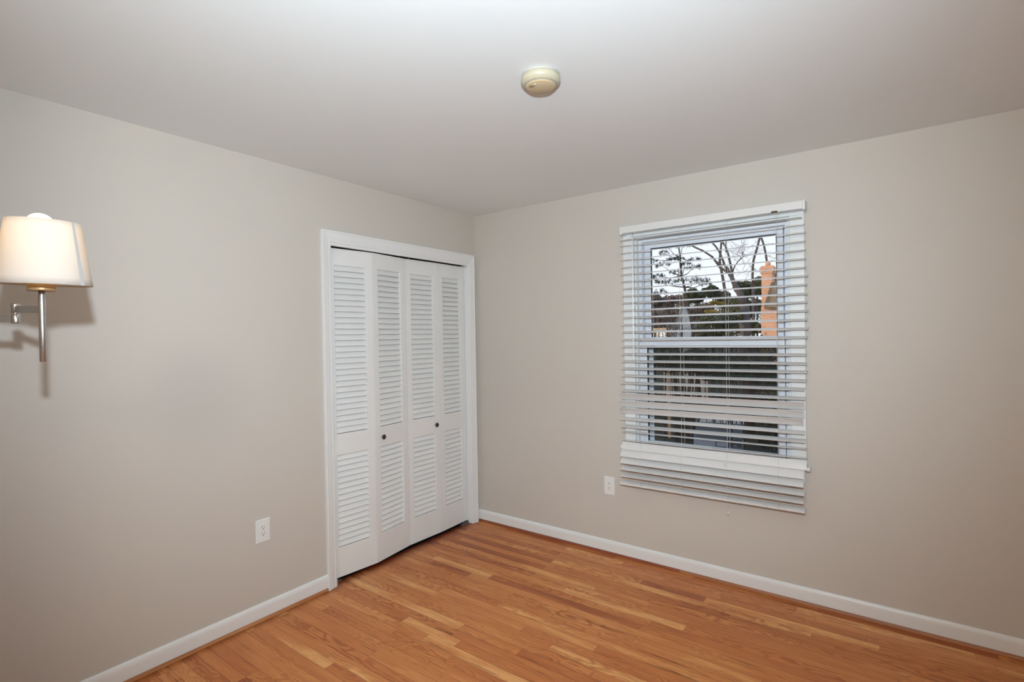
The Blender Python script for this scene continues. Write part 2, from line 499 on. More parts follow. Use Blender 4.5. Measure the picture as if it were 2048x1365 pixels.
casing('trim_4', [((0, -1.391, 0), (0, -1.330, 0), (0, -1.391, ZT), (0, -1.330, ZI), (1, 0, 0)),
                  ((0, -1.391, ZT), (0, -1.330, ZI), (0, -0.030, ZT), (0, -0.086, ZI), (1, 0, 0)),
                  ((0, -0.030, ZT), (0, -0.086, ZI), (0, -0.030, 0), (0, -0.086, 0), (1, 0, 0))], M['trim'])
# jambs of the closet opening
struct('trim_5', MB().box(-0.12, 0.004, DY0 - 0.012, DY0, 0, DH + .016).box(-0.12, 0.004, DY1, DY1 + 0.012, 0, DH + .016)
       .box(-0.018, 0.004, DY0, DY1, DH, DH + 0.016), M['trim'])
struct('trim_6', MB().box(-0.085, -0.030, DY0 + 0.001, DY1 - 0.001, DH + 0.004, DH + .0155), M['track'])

M['globe'] = mat('fill_globe_glow', (0.9, 0.9, 0.9), 0.4, var=0.01, emit=FILL_GLOBE_COLOR, estr=FILL_GLOBE_STRENGTH)  # glow of an unseen globe added to lift the warm fill
gl_ = tag(empty('added_fill_globe', FILL_GLOBE), 'added warm fill globe, unseen on the entry ceiling behind the photographer', 'lamp')
MB().lathe([(0.12 * math.sin(math.pi * i / 16) + 0.0005, -0.12 * math.cos(math.pi * i / 16)) for i in range(17)], (0, 0, 0), (0, 0, 1), 32).build('fill_globe_shell', M['globe'], gl_)
MB().lathe([(0.06, 0.118), (0.07, 0.14), (0.07, 0.1695)], (0, 0, 0), (0, 0, 1), 32).build('fill_globe_mount', M['nickel'], gl_)

# ------------------------------------------------------------------ bifold closet doors
LZ0, LZ1 = 0.0205, 2.0305
def leaf(parent, p0, p1, idx):
    e = Vector((p1[0] - p0[0], p1[1] - p0[1], 0)); w = e.length
    rz = math.atan2(e.y, e.x)
    root = parent
    ca, sa = math.cos(rz), math.sin(rz)
    def T(u, t, z):            # u along the leaf, t into the closet
        # local +Y (rotated by rz) points to -x for a leaf running along +y
        return (p0[0] + ca * u - sa * t, p0[1] + sa * u + ca * t, z)
    T3 = 0.028
    g = 0.0015
    def bx(mb, u0, u1, t0, t1, z0, z1):
        vs = [T(u, t, z) for u in (u0, u1) for t in (t0, t1) for z in (z0, z1)]
        mb.add(vs, [(0, 1, 3, 2), (4, 6, 7, 5), (0, 4, 5, 1), (2, 3, 7, 6), (0, 2, 6, 4), (1, 5, 7, 3)])
    U0, U1 = 0.047, w - 0.054
    sec = [(0.203, 0.766, 16), (0.897, 1.927, 29)]
    mb = MB()
    us = [g, U0, U1, w - g]; zs = [LZ0, 0.203, 0.766, 0.897, 1.927, LZ1]
    nu, nz = 4, 6
    mb.v = [T(u, t, z) for t in (0, T3) for u in us for z in zs]
    def vi(k, i, j): return k * nu * nz + i * nz + j
    solid = lambda i, j: 0 <= i < 3 and 0 <= j < 5 and not (i == 1 and j in (1, 3))
    for i in range(3):
        for j in range(5):
            if not solid(i, j): continue
            for k in (0, 1):
                mb.f.append((vi(k, i, j), vi(k, i + 1, j), vi(k, i + 1, j + 1), vi(k, i, j + 1)))
            for (di, dj, e) in ((-1, 0, ((i, j), (i, j + 1))), (1, 0, ((i + 1, j), (i + 1, j + 1))), (0, -1, ((i, j), (i + 1, j))), (0, 1, ((i, j + 1), (i + 1, j + 1)))):
                if not solid(i + di, j + dj):
                    (a, b), (c, d) = e
                    mb.f.append((vi(0, a, b), vi(0, c, d), vi(1, c, d), vi(1, a, b)))
    mb.m = [0] * len(mb.f); mb.sm = [False] * len(mb.f)
    fr = mb.build('door_leaf', M['door'], root, bevel=0.0022, seg=2)
    # louvres: steep slats whose lower front edge overhangs the next
    lb = MB()
    for z0, z1, n in sec:
        p = (z1 - z0) / n
        for i in range(n):
            zb = z0 + i * p + 0.0035
            # cross section (t,z): front bottom -> front top -> back
            pr = [(0.0040, zb), (0.0030, zb + 0.0022), (0.0042, zb + 0.0050), (0.0205, zb + p + 0.0004), (0.0245, zb + p - 0.0012), (0.0105, zb + 0.0035), (0.0065, zb - 0.0008)]
            va = [T(U0, t, z) for t, z in pr]; vb = [T(U1, t, z) for t, z in pr]
            k = len(pr)
            lb.add(va + vb, [(q, (q + 1) % k, k + (q + 1) % k, k + q) for q in range(k)])
    lo = lb.build('louvers', M['door'], fr)
    return fr, T, w
PT = [(-0.045, -1.3225), (-0.010, -1.011), (-0.047, -0.698), (-0.036, -0.387), (-0.045, -0.0905)]
d1 = tag(empty('door_1', (-0.045, -1.3225, 0)), 'left pair of white louvered bifold closet panels, folded slightly outward', kind='structure')
d2 = tag(empty('door_2', (-0.045, -0.0905, 0)), 'right pair of white louvered bifold closet panels, nearest the room corner', kind='structure')
def knob(T, u, z, par):
    c = Vector(T(u, 0, z)); n = (Vector(T(u, -1, z)) - c)
    mb = MB().lathe([(0.0100, 0.0), (0.0100, 0.004), (0.0145, 0.006), (0.0165, 0.0085), (0.0165, 0.0105), (0.0150, 0.0125), (0.0128, 0.0128), (0.0118, 0.0115), (0.006, 0.0120), (0.001, 0.0122)], c, n, 28)
    mb.build('knob', M['bronze'], par)
for i in range(4):
    par = d1 if i < 2 else d2
    fr, T, w = leaf(par, PT[i], PT[i + 1], i)
    fr.parent = par
    if i == 1: knob(T, 0.068, 0.828, fr)
    if i == 2: knob(T, w - 0.043, 0.829, fr)
    if i in (0, 2):   # leaf hinges on the fold
        for z in (0.30, 1.0, 1.80):
            c = Vector(T(w, 0.030, z))
            MB().lathe([(0.004, 0), (0.004, 0.06)], c, (0, 0, 1), 12).build('hinge', M['steel'], par)
for par in (d1, d2):
    loc = Vector(par.location)
    for ch in par.children:
        ch.location = -loc
# pivot pins in the head gap and floor brackets
def pin(par, x, y, z0, z1, r=0.003):
    o = MB().lathe([(r, 0), (r, z1 - z0)], Vector((x, y, z0)) - Vector(par.location), (0, 0, 1), 12).build('pivot_pin', M['steel'], par)
pin(d1, -0.056, -0.745, LZ1 - .002, DH + 0.004); pin(d2, -0.056, -0.655, LZ1 - .002, DH + 0.004); pin(d2, -0.056, -0.165, LZ1 - .002, DH + 0.004)
pin(d1, -0.058, -1.29, 0.004, LZ0 + .002, 0.004); pin(d2, -0.058, -0.125, 0.004, LZ0 + .002, 0.004)
def bracket(y0, y1, lab):
    e = empty('floor_bracket', (-0.05, (y0 + y1) / 2, 0))
    tag(e, lab, 'bracket', 'pivot brackets under the closet doors')
    mb = MB()
    mb.box(-0.016, 0.014, -(y1 - y0) / 2, (y1 - y0) / 2, 0.0003, 0.0022)
    mb.build('plate', M['steel'], e, bevel=0.0006)
    s = -1 if y0 < -1 else 1
    MB().box(-0.016, 0.014, s * (y1 - y0) / 2 - 0.001, s * (y1 - y0) / 2 + 0.001, 0.0003, 0.017).build('flange', M['steel'], e)
bracket(-1.323, -1.262, 'small zinc pivot bracket on the floor at the left end of the closet doors')
bracket(-0.165, -0.090, 'small zinc pivot bracket on the floor at the right end of the closet doors')

# ------------------------------------------------------------------ outlets
def outlet(name, loc, rz, label):
    e = tag(empty(name, loc, rz), label, 'outlet')
    # local: x along the wall, -y into the room, z up
    w, h, d = 0.0385, 0.061, 0.0055
    prof = MB()
    prof.add([(-w, 0, -h), (w, 0, -h), (w, 0, h), (-w, 0, h), (-w, -0.002, -h), (w, -0.002, -h), (w, -0.002, h), (-w, -0.002, h),
              (-w + .004, -d, -h + .004), (w - .004, -d, -h + .004), (w - .004, -d, h - .004), (-w + .004, -d, h - .004)],
             [(0, 1, 5, 4), (1, 2, 6, 5), (2, 3, 7, 6), (3, 0, 4, 7), (4, 5, 9, 8), (5, 6, 10, 9), (6, 7, 11, 10), (7, 4, 8, 11), (8, 9, 10, 11), (3, 2, 1, 0)])
    prof.build('cover_plate', M['plastic'], e)
    rc = MB()
    rc.box(-0.0168, 0.0168, -d - 0.0006, -d + 0.002, -0.0335, 0.0335)
    r = rc.build('receptacle', M['plastic'], e, bevel=0.001)
    for zc in (0.0165, -0.0165):
        sk = MB()
        sk.box(-0.0078, -0.0058, -d - 0.0009, -d, zc + 0.000, zc + 0.010)
        sk.box(0.0050, 0.0068, -d - 0.0009, -d, zc + 0.001, zc + 0.009)
        sk.lathe([(0.0027, 0), (0.0027, 0.0009)], (0, -d, zc - 0.0062), (0, -1, 0), 14)
        sk.build('socket', M['slot'], r)
    for z in (0.048, -0.048):
        MB().lathe([(0.0026, 0), (0.002, 0.0008)], (0, -d, z), (0, -1, 0), 14).build('screw', M['plastic'], e)
outlet('electrical_outlet', (0, -1.768, 0.471), math.radians(90), 'white duplex wall outlet low on the wall left of the closet doors')
outlet('electrical_outlet', (1.1485, 0, 0.4605), 0, 'white duplex wall outlet low on the wall left of the window blind')

# ------------------------------------------------------------------ smoke detector
DC = Vector((1.648, -1.556, CH))
sd = tag(empty('smoke_detector', DC), 'round yellowed smoke detector mounted on the white ceiling', 'smoke detector')
MB().lathe([(0.066, 0), (0.070, -0.002), (0.070, -0.007), (0.067, -0.009)], (0, 0, 0), (0, 0, 1), 56).build('base_ring', M['cream_base'], sd)
MB().lathe([(0.066, -0.0085), (0.0715, -0.0115), (0.0728, -0.0225), (0.0705, -0.0300), (0.0655, -0.0345), (0.0600, -0.0385), (0.0560, -0.0420), (0.0535, -0.0430)], (0, 0, 0), (0, 0, 1), 64).build('housing', M['cream'], sd)
cv = MB().lathe([(0.0525, -0.0425), (0.0530, -0.0440), (0.0505, -0.0455), (0.001, -0.0458)], (0, 0, 0), (0, 0, 1), 56).build('cover_disc', M['tan'], sd)
vb = MB()
for i in range(44):
    a = 2 * math.pi * i / 44
    e1 = Vector((math.cos(a), math.sin(a), 0)); e2 = Vector((-math.sin(a), math.cos(a), 0))
    vb.frame(e1 * 0.0600 - e2 * 0.0014 + Vector((0, 0, -0.0388)), e2, (e1 * -0.78 + Vector((0, 0, -0.62))).normalized(), (e1 * 0.62 + Vector((0, 0, -0.78))).normalized(), 0.0028, 0.0030, 0.0006)
vb.build('vent_slots', M['slot'], sd)
# direction towards the lower left of the picture as seen on the disc
dl = (Vector((-0.80, -0.42, 0))).normalized()
MB().lathe([(0.0050, -0.0455), (0.0055, -0.0475), (0.0042, -0.0492), (0.0012, -0.0494)], Vector((-0.0030, -0.0330, 0)) , (0, 0, 1), 20).build('test_button', M['cream'], sd)
gr = MB()
for i in range(-3, 4):
    for j in range(-3, 4):
        if i * i + j * j < 11:
            gr.lathe([(0.0010, -0.0460), (0.0008, -0.0463)], Vector((-0.0235 + i * 0.0030, -0.0265 + j * 0.0030, 0)), (0, 0, 1), 6)
gr.build('sounder_grille', M['bronze'], sd)
lab = MB()
a0 = math.radians(20); n = 8
vsl, fsl = [], []
for i in range(n + 1):
    a = a0 + math.radians(34) * i / n
    for r_, z_ in ((0.0725, -0.0140), (0.0733, -0.0225), (0.0712, -0.0302)):
        vsl.append((r_ * math.cos(a), r_ * math.sin(a), z_))
for i in range(n):
    for k in range(2):
        fsl.append((i * 3 + k, i * 3 + k + 1, i * 3 + k + 4, i * 3 + k + 3))
lab.add(vsl, fsl, smooth=True)
tag(lab.build('sticker', M['plastic'], sd), 'white patch on the rim')

# ------------------------------------------------------------------ window
w1 = tag(empty('window_1', (0, 0, 0)), 'white double-hung window behind the blind', kind='structure')
def wpart(name, mb, m, par=None, bevel=0.0015):
    return mb.build(name, m, par or w1, bevel=bevel)
wpart('window_jamb', MB().box(WX0, WX0 + 0.013, 0.0005, 0.15, WZ0, WZ1).box(WX1 - 0.013, WX1, 0.0005, 0.15, WZ0, WZ1).box(WX0 + .013, WX1 - .013, 0.0005, 0.15, WZ1 - 0.013, WZ1), M['trim'])
FX0, FX1, FZ1 = WX0 + 0.013, WX1 - 0.013, WZ1 - 0.013
wpart('window_frame', MB().box(FX0, FX0 + 0.020, 0.04, 0.145, 0.76, FZ1).box(FX1 - 0.020, FX1, 0.04, 0.145, 0.76, FZ1).box(FX0 + .02, FX1 - .02, 0.04, 0.145, FZ1 - 0.02, FZ1 - 0.0005)
      .box(FX0 + .02, FX1 - .02, 0.04, 0.145, 0.758, 0.765)
      .box(FX0 + .02, FX0 + .038, 0.124, 0.144, 0.765, FZ1 - .02).box(FX1 - .038, FX1 - .02, 0.124, 0.144, 0.765, FZ1 - .02).box(FX0 + .038, FX1 - .038, 0.124, 0.144, 2.045, FZ1 - .02), M['vinyl'])
def sash(name, x0, x1, z0, z1, y0, y1, gx0, gx1, gz0, gz1, lock=False):
    s = MB().box(x0, gx0, y0, y1, z0, z1).box(gx1, x1, y0, y1, z0, z1).box(gx0, gx1, y0, y1, z0, gz0).box(gx0, gx1, y0, y1, gz1, z1)
    so = wpart(name, s, M['vinyl'], bevel=0.003)
    q = 0.004
    ym = (y0 + y1) / 2
    MB().box(gx0, gx0 + q, y0 + .004, ym, gz0, gz1).box(gx1 - q, gx1, y0 + .004, ym, gz0, gz1).box(gx0, gx1, y0 + .004, ym, gz1 - q, gz1).build('glazing_seal', M['seal'], so)
    MB().box(gx0 - .003, gx1 + .003, ym, ym + 0.004, gz0 - .003, gz1 + .003).build('glass_pane', M['glass'], so)
    if lock:
        MB().box(1.94, 2.005, y0 + .004, y1 - 0.004, z1, z1 + 0.006).box(1.955, 1.985, y0 + .006, y0 + .02, z1 + .006, z1 + 0.013).build('sash_lock', M['vinyl'], so, bevel=0.003)
    return so
sash('upper_sash', 1.381, 2.196, 1.425, 2.068, 0.085, 0.12, 1.422, 2.163, 1.455, 2.034)
sash('lower_sash', 1.366, 2.206, 0.766, 1.445, 0.042, 0.078, 1.407, 2.169, 0.785, 1.388, lock=True)
# insect screen outside the lower sash
sc = MB().box(1.395, 1.412, 0.135, 0.145, 0.77, 1.44).box(2.178, 2.195, 0.135, 0.145, 0.77, 1.44).box(1.395, 2.195, 0.135, 0.145, 1.43, 1.445)
sf = wpart('screen_frame', sc, M['vinyl'])
MB().add([(1.40, 0.14, 0.77), (2.19, 0.14, 0.77), (2.19, 0.14, 1.435), (1.40, 0.14, 1.435)], [(0, 1, 2, 3)]).build('insect_screen', M['screen'], sf)
# casing, stool and apron
struct('trim_7', MB().box(1.277, WX0 + 0.001, -0.018, 0, 0.757, WZ1).box(WX1 - 0.001, 2.313, -0.018, 0, 0.757, WZ1).box(1.277, 2.313, -0.018, 0, WZ1, 2.166), M['trim'], bevel=0.003)
st = MB().box(1.258, 2.334, -0.060, 0.0, 0.735, 0.757).box(WX0 + .001, WX1 - .001, 0.0, 0.041, 0.7455, 0.757)
tag(st.build('window_stool', M['trim'], bevel=0.006, seg=4), 'white sill', kind='structure')
struct('trim_8', MB().box(1.285, 2.305, -0.014, 0, 0.665, 0.735), M['trim'], bevel=0.003)

# ------------------------------------------------------------------ blind
bl = tag(empty('window_blind', (1.80, -0.055, 2.12)), 'wide white horizontal slat blind hanging over the window, a few slats tilted', 'blind')
off = -Vector(bl.location)
def bpart(name, mb, m, par=None, **k):
    o = mb.build(name, m, par or bl, **k)
    if par is None: o.location = off
    return o
bpart('headrail', MB().box(1.302, 2.314, -0.088, -0.020, 2.120, 2.163), M['rail'], bevel=0.002)
for xa, xb in ((1.286, 1.303), (2.313, 2.3265)):
    bpart('end_bracket', MB().box(xa, xb, -0.090, -0.0185, 2.1135, 2.165), M['rail'], bevel=0.0035, seg=3)
bpart('cord_lock', MB().box(2.166, 2.196, -0.0892, -0.083, 2.1175, 2.1275), M['bronze'], bevel=0.001)

Ly = [481.6, 493.9, 508, 522.3, 537, 551, 565.4, 579.5, 594.2, 608.2, 623.4, 637.7, 652, 666.8, 681.7, 695.5, 710.8, 725.2, 739.5, 753.8, 768.2, 783.8, 799.3, 814, 826.6, 840, 855, 864.3, 881.3, 899.5, 913.8, 927.2, 940.4, 953.6]
Ry = [434, 449.8, 465.6, 483.5, 501, 518.6, 536.2, 553, 570.8, 589, 606.3, 623.7, 641.5, 659.6, 677.2, 695.4, 712.4, 730.3, 747.3, 765.1, 782.1, 800.9, 820.2, 837.2, 852, 870, 887, 900, 918.5, 942, 960, 976.7, 993.7, 1009.5]
Lx = [1238, 1240, 1241, 1240, 1241, 1241.5, 1242, 1244, 1243, 1244, 1243, 1245.5, 1242.5, 1244, 1244, 1242, 1242.5, 1243, 1243, 1242.5, 1240.5, 1242, 1243.5, 1242, 1242.5, 1240.5, 1242, 1242.5, 1244.5, 1243.5, 1240.5, 1240, 1240.5, 1240.5]
Rx = [1602, 1607, 1610, 1609.5, 1610, 1610.5, 1611, 1614.5, 1613, 1614.5, 1613.5, 1615.5, 1613.5, 1615.5, 1614, 1611, 1611.5, 1612.5, 1613.5, 1612, 1608.5, 1610, 1609.5, 1608, 1607, 1608.5, 1610, 1612, 1613, 1613, 1607.5, 1606.5, 1608, 1607]
tilt = [-2] + [11] * 21 + [-54, -57, -50] + [12, 12, -4, -6, 68, 54, 38, 23, 17]
ycen = [-0.062] * 29 + [-0.078, -0.092, -0.094, -0.090, -0.084]
sb = MB()
SW = 0.050
rest = []
for i in range(34):
    t = math.radians(tilt[i])
    yc = ycen[i]
    # lower edge: front edge when tilt > 0, back edge when tilt < 0
    ye = yc - SW / 2 * math.cos(t) * (1 if tilt[i] > 0 else (-1 if tilt[i] < -20 else 1))
    a = on_y(Lx[i], Ly[i] - 0.5, ye); b = on_y(Rx[i], Ry[i] - 0.5, ye)
    dz = SW / 2 * abs(math.sin(t)) if (tilt[i] > 0 or tilt[i] < -20) else -SW / 2 * abs(math.sin(t))
    ca_ = Vector((a.x, yc, a.z + dz)); cb_ = Vector((b.x, yc, b.z + dz))
    dirv = Vector((0, math.cos(t), math.sin(t)))       # from front edge to back edge
    up = Vector((0, -math.sin(t), math.cos(t)))
    K = 8
    prof = []
    for k in range(K + 1):
        s_ = -SW / 2 + SW * k / K
        prof.append((s_, 0.0018 * (1 - (2 * s_ / SW) ** 2) + 0.0013))
    for k in range(K, -1, -1):
        s_ = -SW / 2 + SW * k / K
        prof.append((s_, 0.0018 * (1 - (2 * s_ / SW) ** 2) - 0.0013))
    sb.prism(prof, ca_, cb_, dirv, up)
    rest.append((ca_, cb_, t))
bpart('slats', sb, M['blind'])
# bottom rail
ra = on_y(1240.5, 970.0, -0.104); rb = on_y(1609.5, 1029.0, -0.104)
t = math.radians(15)
dirv = Vector((0, math.cos(t), math.sin(t))); up = Vector((0, -math.sin(t), math.cos(t)))
rp_ = [(0, 0.002), (0.002, 0), (0.048, 0), (0.050, 0.002), (0.050, 0.010), (0.047, 0.0125), (0.025, 0.0145), (0.003, 0.0125), (0, 0.010)]
bpart('bottom_rail', MB().prism(rp_, ra, rb, dirv, up), M['blind'])
# ladder cords
lad = [on_y(1281.5, 640, -0.062).x, on_y(1364, 690, -0.062).x, on_y(1455, 690, -0.062).x, on_y(1556, 690, -0.062).x]
for xi, X in enumerate(lad):
    mb = MB()
    for sgn in (-1, 1):
        pts = [(X, -0.062 + sgn * 0.027, 2.118)]
        for (a, b, tt) in rest:
            f_ = (X - a.x) / (b.x - a.x)
            c = a + (b - a) * f_
            pts.append((X + 0.001 * sgn, c.y + sgn * (SW / 2 + 0.0012) * math.cos(tt), c.z + sgn * (SW / 2) * math.sin(tt)))
        f_ = (X - ra.x) / (rb.x - ra.x)
        c = ra + (rb - ra) * f_
        pts.append((X, c.y + (0.0 if sgn < 0 else 0.048), c.z + (0.006 if sgn < 0 else 0.018)))
        mb.tube(pts, 0.00085, 5)
    bpart('ladder_cord', mb, M['cord'])
# hanging cord ends, loop and tassel
def cord_end(px, y0, y1, wob):
    a = on_y(px, y0, -0.100); b = on_y(px + 2, y1, -0.100)
    pts = [a + (b - a) * (k / 8) + Vector((wob * math.sin(k * 1.9), 0, 0)) for k in range(9)]
    return MB().tube(pts, 0.0008, 5), b
mb, b = cord_end(1454, 985, 1023, 0.0012); bpart('lift_cord', mb, M['cord'])
bpart('tassel', MB().lathe([(0.001, 0.012), (0.0022, 0.009), (0.0034, 0.000), (0.0030, -0.009), (0.001, -0.0115)], b + Vector((0, 0, -0.010)), (0, 0, 1), 14), M['plastic'])
mb, b = cord_end(1281, 972, 997, 0.0015); bpart('lift_cord', mb, M['cord'])
lc = on_y(1450, 931, -0.122)
bpart('cord_loop', MB().tube([lc + Vector((0.006 * math.cos(a), 0, 0.010 * math.sin(a))) for a in [2 * math.pi * i / 14 for i in range(15)]], 0.0008, 5), M['cord'])
# tilt wand
wa = on_y(1264, 467, -0.094); wb = on_y(1267, 720.5, -0.094)
wd_ = bpart('tilt_wand', MB().lathe([(0.0030, 0), (0.0032, (wa - wb).length - 0.03)], wb, (wa - wb).normalized(), 8, smooth=False), M['blind'])
MB().tube([wa + Vector((0, 0, -0.034)), wa + Vector((0.0, 0.002, -0.018)), wa + Vector((0, 0.012, 0.004))], 0.0016, 6).build('wand_hook', M['steel'], wd_)

# ------------------------------------------------------------------ swing-arm sconce
def lamp():
    P = Vector((1.02, -2.842, 1.0))
    d = ray(85, 500)
    t = (CAM.x - 1.02) / -d.x
    top = CAM + ray(86, 581) * t          # top of the metal tube
    bot = CAM + ray(84, 724) * t
    X, Y = (top.x + bot.x) / 2, (top.y + bot.y) / 2
    zt, zb = top.z, bot.z
    e = tag(empty('swing_arm_lamp', (X, Y, zb)), 'lit brushed nickel swing-arm wall lamp with a white drum shade', 'lamp')
    o = Vector((0, 0, -zb))
    MB().lathe([(0.0060, 0), (0.0067, 0.001), (0.0068, 0.09), (0.0075, zt - zb - 0.03), (0.0066, zt - zb - 0.012), (0.0064, zt - zb - 0.002)], (0, 0, 0), (0, 0, 1), 24).build('pole', M['nickel'], e)
    zc = zt - zb
    MB().lathe([(0.0265, -0.002), (0.027, 0.0), (0.027, 0.016), (0.025, 0.018)], (0, 0, zc), (0, 0, 1), 32).build('socket_cap', M['brass'], e)
    MB().lathe([(0.014, 0.018), (0.014, 0.055)], (0, 0, zc), (0, 0, 1), 20).build('socket', M['plastic'], e)
    # shade
    z0, z1 = 0.0125, 0.165
    r0, r1 = 0.0915, 0.0705
    n = 64
    mb = MB()
    for (ra_, rb_, fl_) in ((r0, r1, 0), (r0 - 0.0015, r1 - 0.0015, 1)):
        vs, fs = [], []
        for k in range(9):
            q = k / 8
            for i in range(n):
                a = 2 * math.pi * i / n
                r = ra_ + (rb_ - ra_) * q
                vs.append((r * math.cos(a), r * math.sin(a), zc + z0 + (z1 - z0) * q))
        for k in range(8):
            for i in range(n):
                j = (i + 1) % n
                fs.append((k * n + i, k * n + j, (k + 1) * n + j, (k + 1) * n + i))
        if fl_ == 0: mb.add(vs, fs, smooth=True)
    sh = mb.build('lamp_shade', M['shade'], e)
    so = sh.modifiers.new('solid', 'SOLIDIFY'); so.thickness = 0.0012; so.offset = -1
    # seam strip: a doubled strip of cloth down the right side
    view = math.atan2(CAM.y - Y, CAM.x - X)
    ac = view + math.radians(48)
    vs, fs = [], []
    for k in range(9):
        q = k / 8
        for i in range(4):
            a = ac + math.radians(7.5) * (i / 3 - 0.5) * (1.0 - 0.25 * q)
            r = r0 + (r1 - r0) * q + 0.0006
            vs.append((r * math.cos(a), r * math.sin(a), zc + z0 + (z1 - z0) * q))
    for k in range(8):
        for i in range(3):
            fs.append((k * 4 + i, k * 4 + i + 1, k * 4 + i + 5, k * 4 + i + 4))
    tag(MB().add(vs, fs, smooth=True).build('shade_seam', M['seam'], sh), 'grey seam strip')
    # the shade sits slightly tilted on its holder
    vv = Vector((X - CAM.x, Y - CAM.y, 0)).normalized()
    tilt_ = Matrix.Rotation(math.radians(2.6), 3, Vector((0, 0, 1)).cross(-vv))
    pc_ = Vector((0, 0, zc + 0.02))
    sh.rotation_euler = tilt_.to_euler(); sh.location = pc_ - tilt_ @ pc_ + Vector((R_.x, R_.y, 0)) * 0.0085
    # spider ring that carries the shade
    sp_ = MB()
    for a in (0.3, 0.3 + 2.094, 0.3 + 4.189):
        sp_.tube([(0.012 * math.cos(a), 0.012 * math.sin(a), zc + 0.022), (r0 * 0.93 * math.cos(a), r0 * 0.93 * math.sin(a), zc + 0.028)], 0.0012, 6)
    sp_.build('shade_spider', M['steel'], e)
    # bulb, its tip just above the rim
    MB().lathe([(0.012, 0.05), (0.014, 0.07), (0.022, 0.105), (0.027, 0.135), (0.0275, 0.150)] + [(0.0275 * math.cos(a) + 0.0002, 0.160 + 0.0265 * math.sin(a)) for a in [math.pi / 24 * i for i in range(0, 13)]], (0, 0, zc), (0, 0, 1), 32).build('bulb', M['bulb'], e)
    # arms
    J = CAM + ray(25.5, 622) * 1.0
    dj = ray(31.5, 627); J = CAM + dj * (1.375 / FPX)
    jl = J - Vector((X, Y, zb))
    za = (CAM + ray(78, 619.5) * t).z - zb
    zj_hi = jl.z + 0.004; 
    dr = Vector((jl.x, jl.y, 0)); L_ = dr.length; dr.normalize(); sd_ = Vector((-dr.y, dr.x, 0))
    az = CAM + ray(32, 619) * (1.375 / FPX)
    dr3 = Vector((jl.x, jl.y, az.z - zb - za)); L_ = dr3.length; dr3.normalize()
    MB().frame(Vector((0, 0, za - 0.0095)) - sd_ * 0.0035, dr3, sd_, (0, 0, 1), L_, 0.007, 0.019).build('upper_arm', M['nickel'], e, bevel=0.001)
    jz = jl.z
    MB().lathe([(0.0088, -0.027), (0.0096, -0.025), (0.0096, -0.001), (0.0080, 0.0), (0.0096, 0.001), (0.0096, 0.023), (0.0088, 0.025)], (jl.x, jl.y, jz), (0, 0, 1), 24).build('swivel_joint', M['nickel'], e)
    # lower arm towards the wall mount
    wallp = Vector((0.50 - X, YA - Y, 0)); 
    d2_ = Vector((wallp.x - jl.x, wallp.y + 0.03 - jl.y, 0)); L2 = d2_.length; d2_.normalize(); s2 = Vector((-d2_.y, d2_.x, 0))
    MB().frame(Vector((jl.x, jl.y, jz - 0.0235)) - s2 * 0.0035, d2_, s2, (0, 0, 1), L2, 0.007, 0.019).build('lower_arm', M['nickel'], e, bevel=0.001)
    MB().lathe([(0.0115, -0.03), (0.0115, 0.03)], (wallp.x, wallp.y + 0.03, jz - 0.014), (0, 0, 1), 20).build('wall_swivel', M['nickel'], e)
    MB().box(wallp.x - 0.055, wallp.x + 0.055, wallp.y, wallp.y + 0.022, jz - 0.09, jz + 0.06).build('wall_plate', M['nickel'], e, bevel=0.004)
lamp()

# ------------------------------------------------------------------ outside, seen through the window
GZ = -3.3
M['lawn'] = mat('ivy_and_leaf_litter', (0.045, 0.05, 0.022), 0.9, var=0.7, vscale=0.5)
M['bark'] = mat('grey_bark', (0.085, 0.080, 0.082), 0.9, var=0.3, vscale=3)
M['bark_dark'] = mat('dark_bark', (0.05, 0.045, 0.045), 0.9, var=0.3, vscale=3)
M['twig'] = mat('brown_twigs', (0.17, 0.14, 0.12), 0.9, var=0.3, vscale=3)
M['needle'] = mat('pine_needles', (0.055, 0.095, 0.070), 0.8, var=0.5, vscale=0.7)
M['leaf_dark'] = mat('dark_evergreen_leaves', (0.075, 0.092, 0.055), 0.8, var=0.5, vscale=0.5)
M['leaf_olive'] = mat('olive_leaves', (0.12, 0.13, 0.07), 0.8, var=0.5, vscale=0.5)
M['leaf_yellow'] = mat('yellow_autumn_leaves', (0.34, 0.26, 0.05), 0.8, var=0.4, vscale=0.8)
M['leaf_brown'] = mat('brown_bare_wood', (0.19, 0.155, 0.135), 0.9, var=0.4, vscale=0.5)
M['roofing'] = mat('weathered_roof_shingles', (0.20, 0.165, 0.12), 0.9, var=0.3, vscale=4)
M['siding'] = mat('pale_grey_siding', (0.78, 0.76, 0.73), 0.7, var=0.1, vscale=2)
M['cream_wood'] = mat('cream_painted_wood', (0.50, 0.42, 0.30), 0.7, var=0.1, vscale=3)
M['car_paint'] = mat('dark_blue_car_paint', (0.055, 0.075, 0.115), 0.10, spec=0.6, coat=1.0, var=0.05)
M['car_glass'] = mat('car_glass', (0.02, 0.03, 0.04), 0.03, spec=1.0, coat=1.0, var=0.05)
M['tire'] = mat('black_rubber', (0.02, 0.02, 0.02), 0.8, var=0.1)
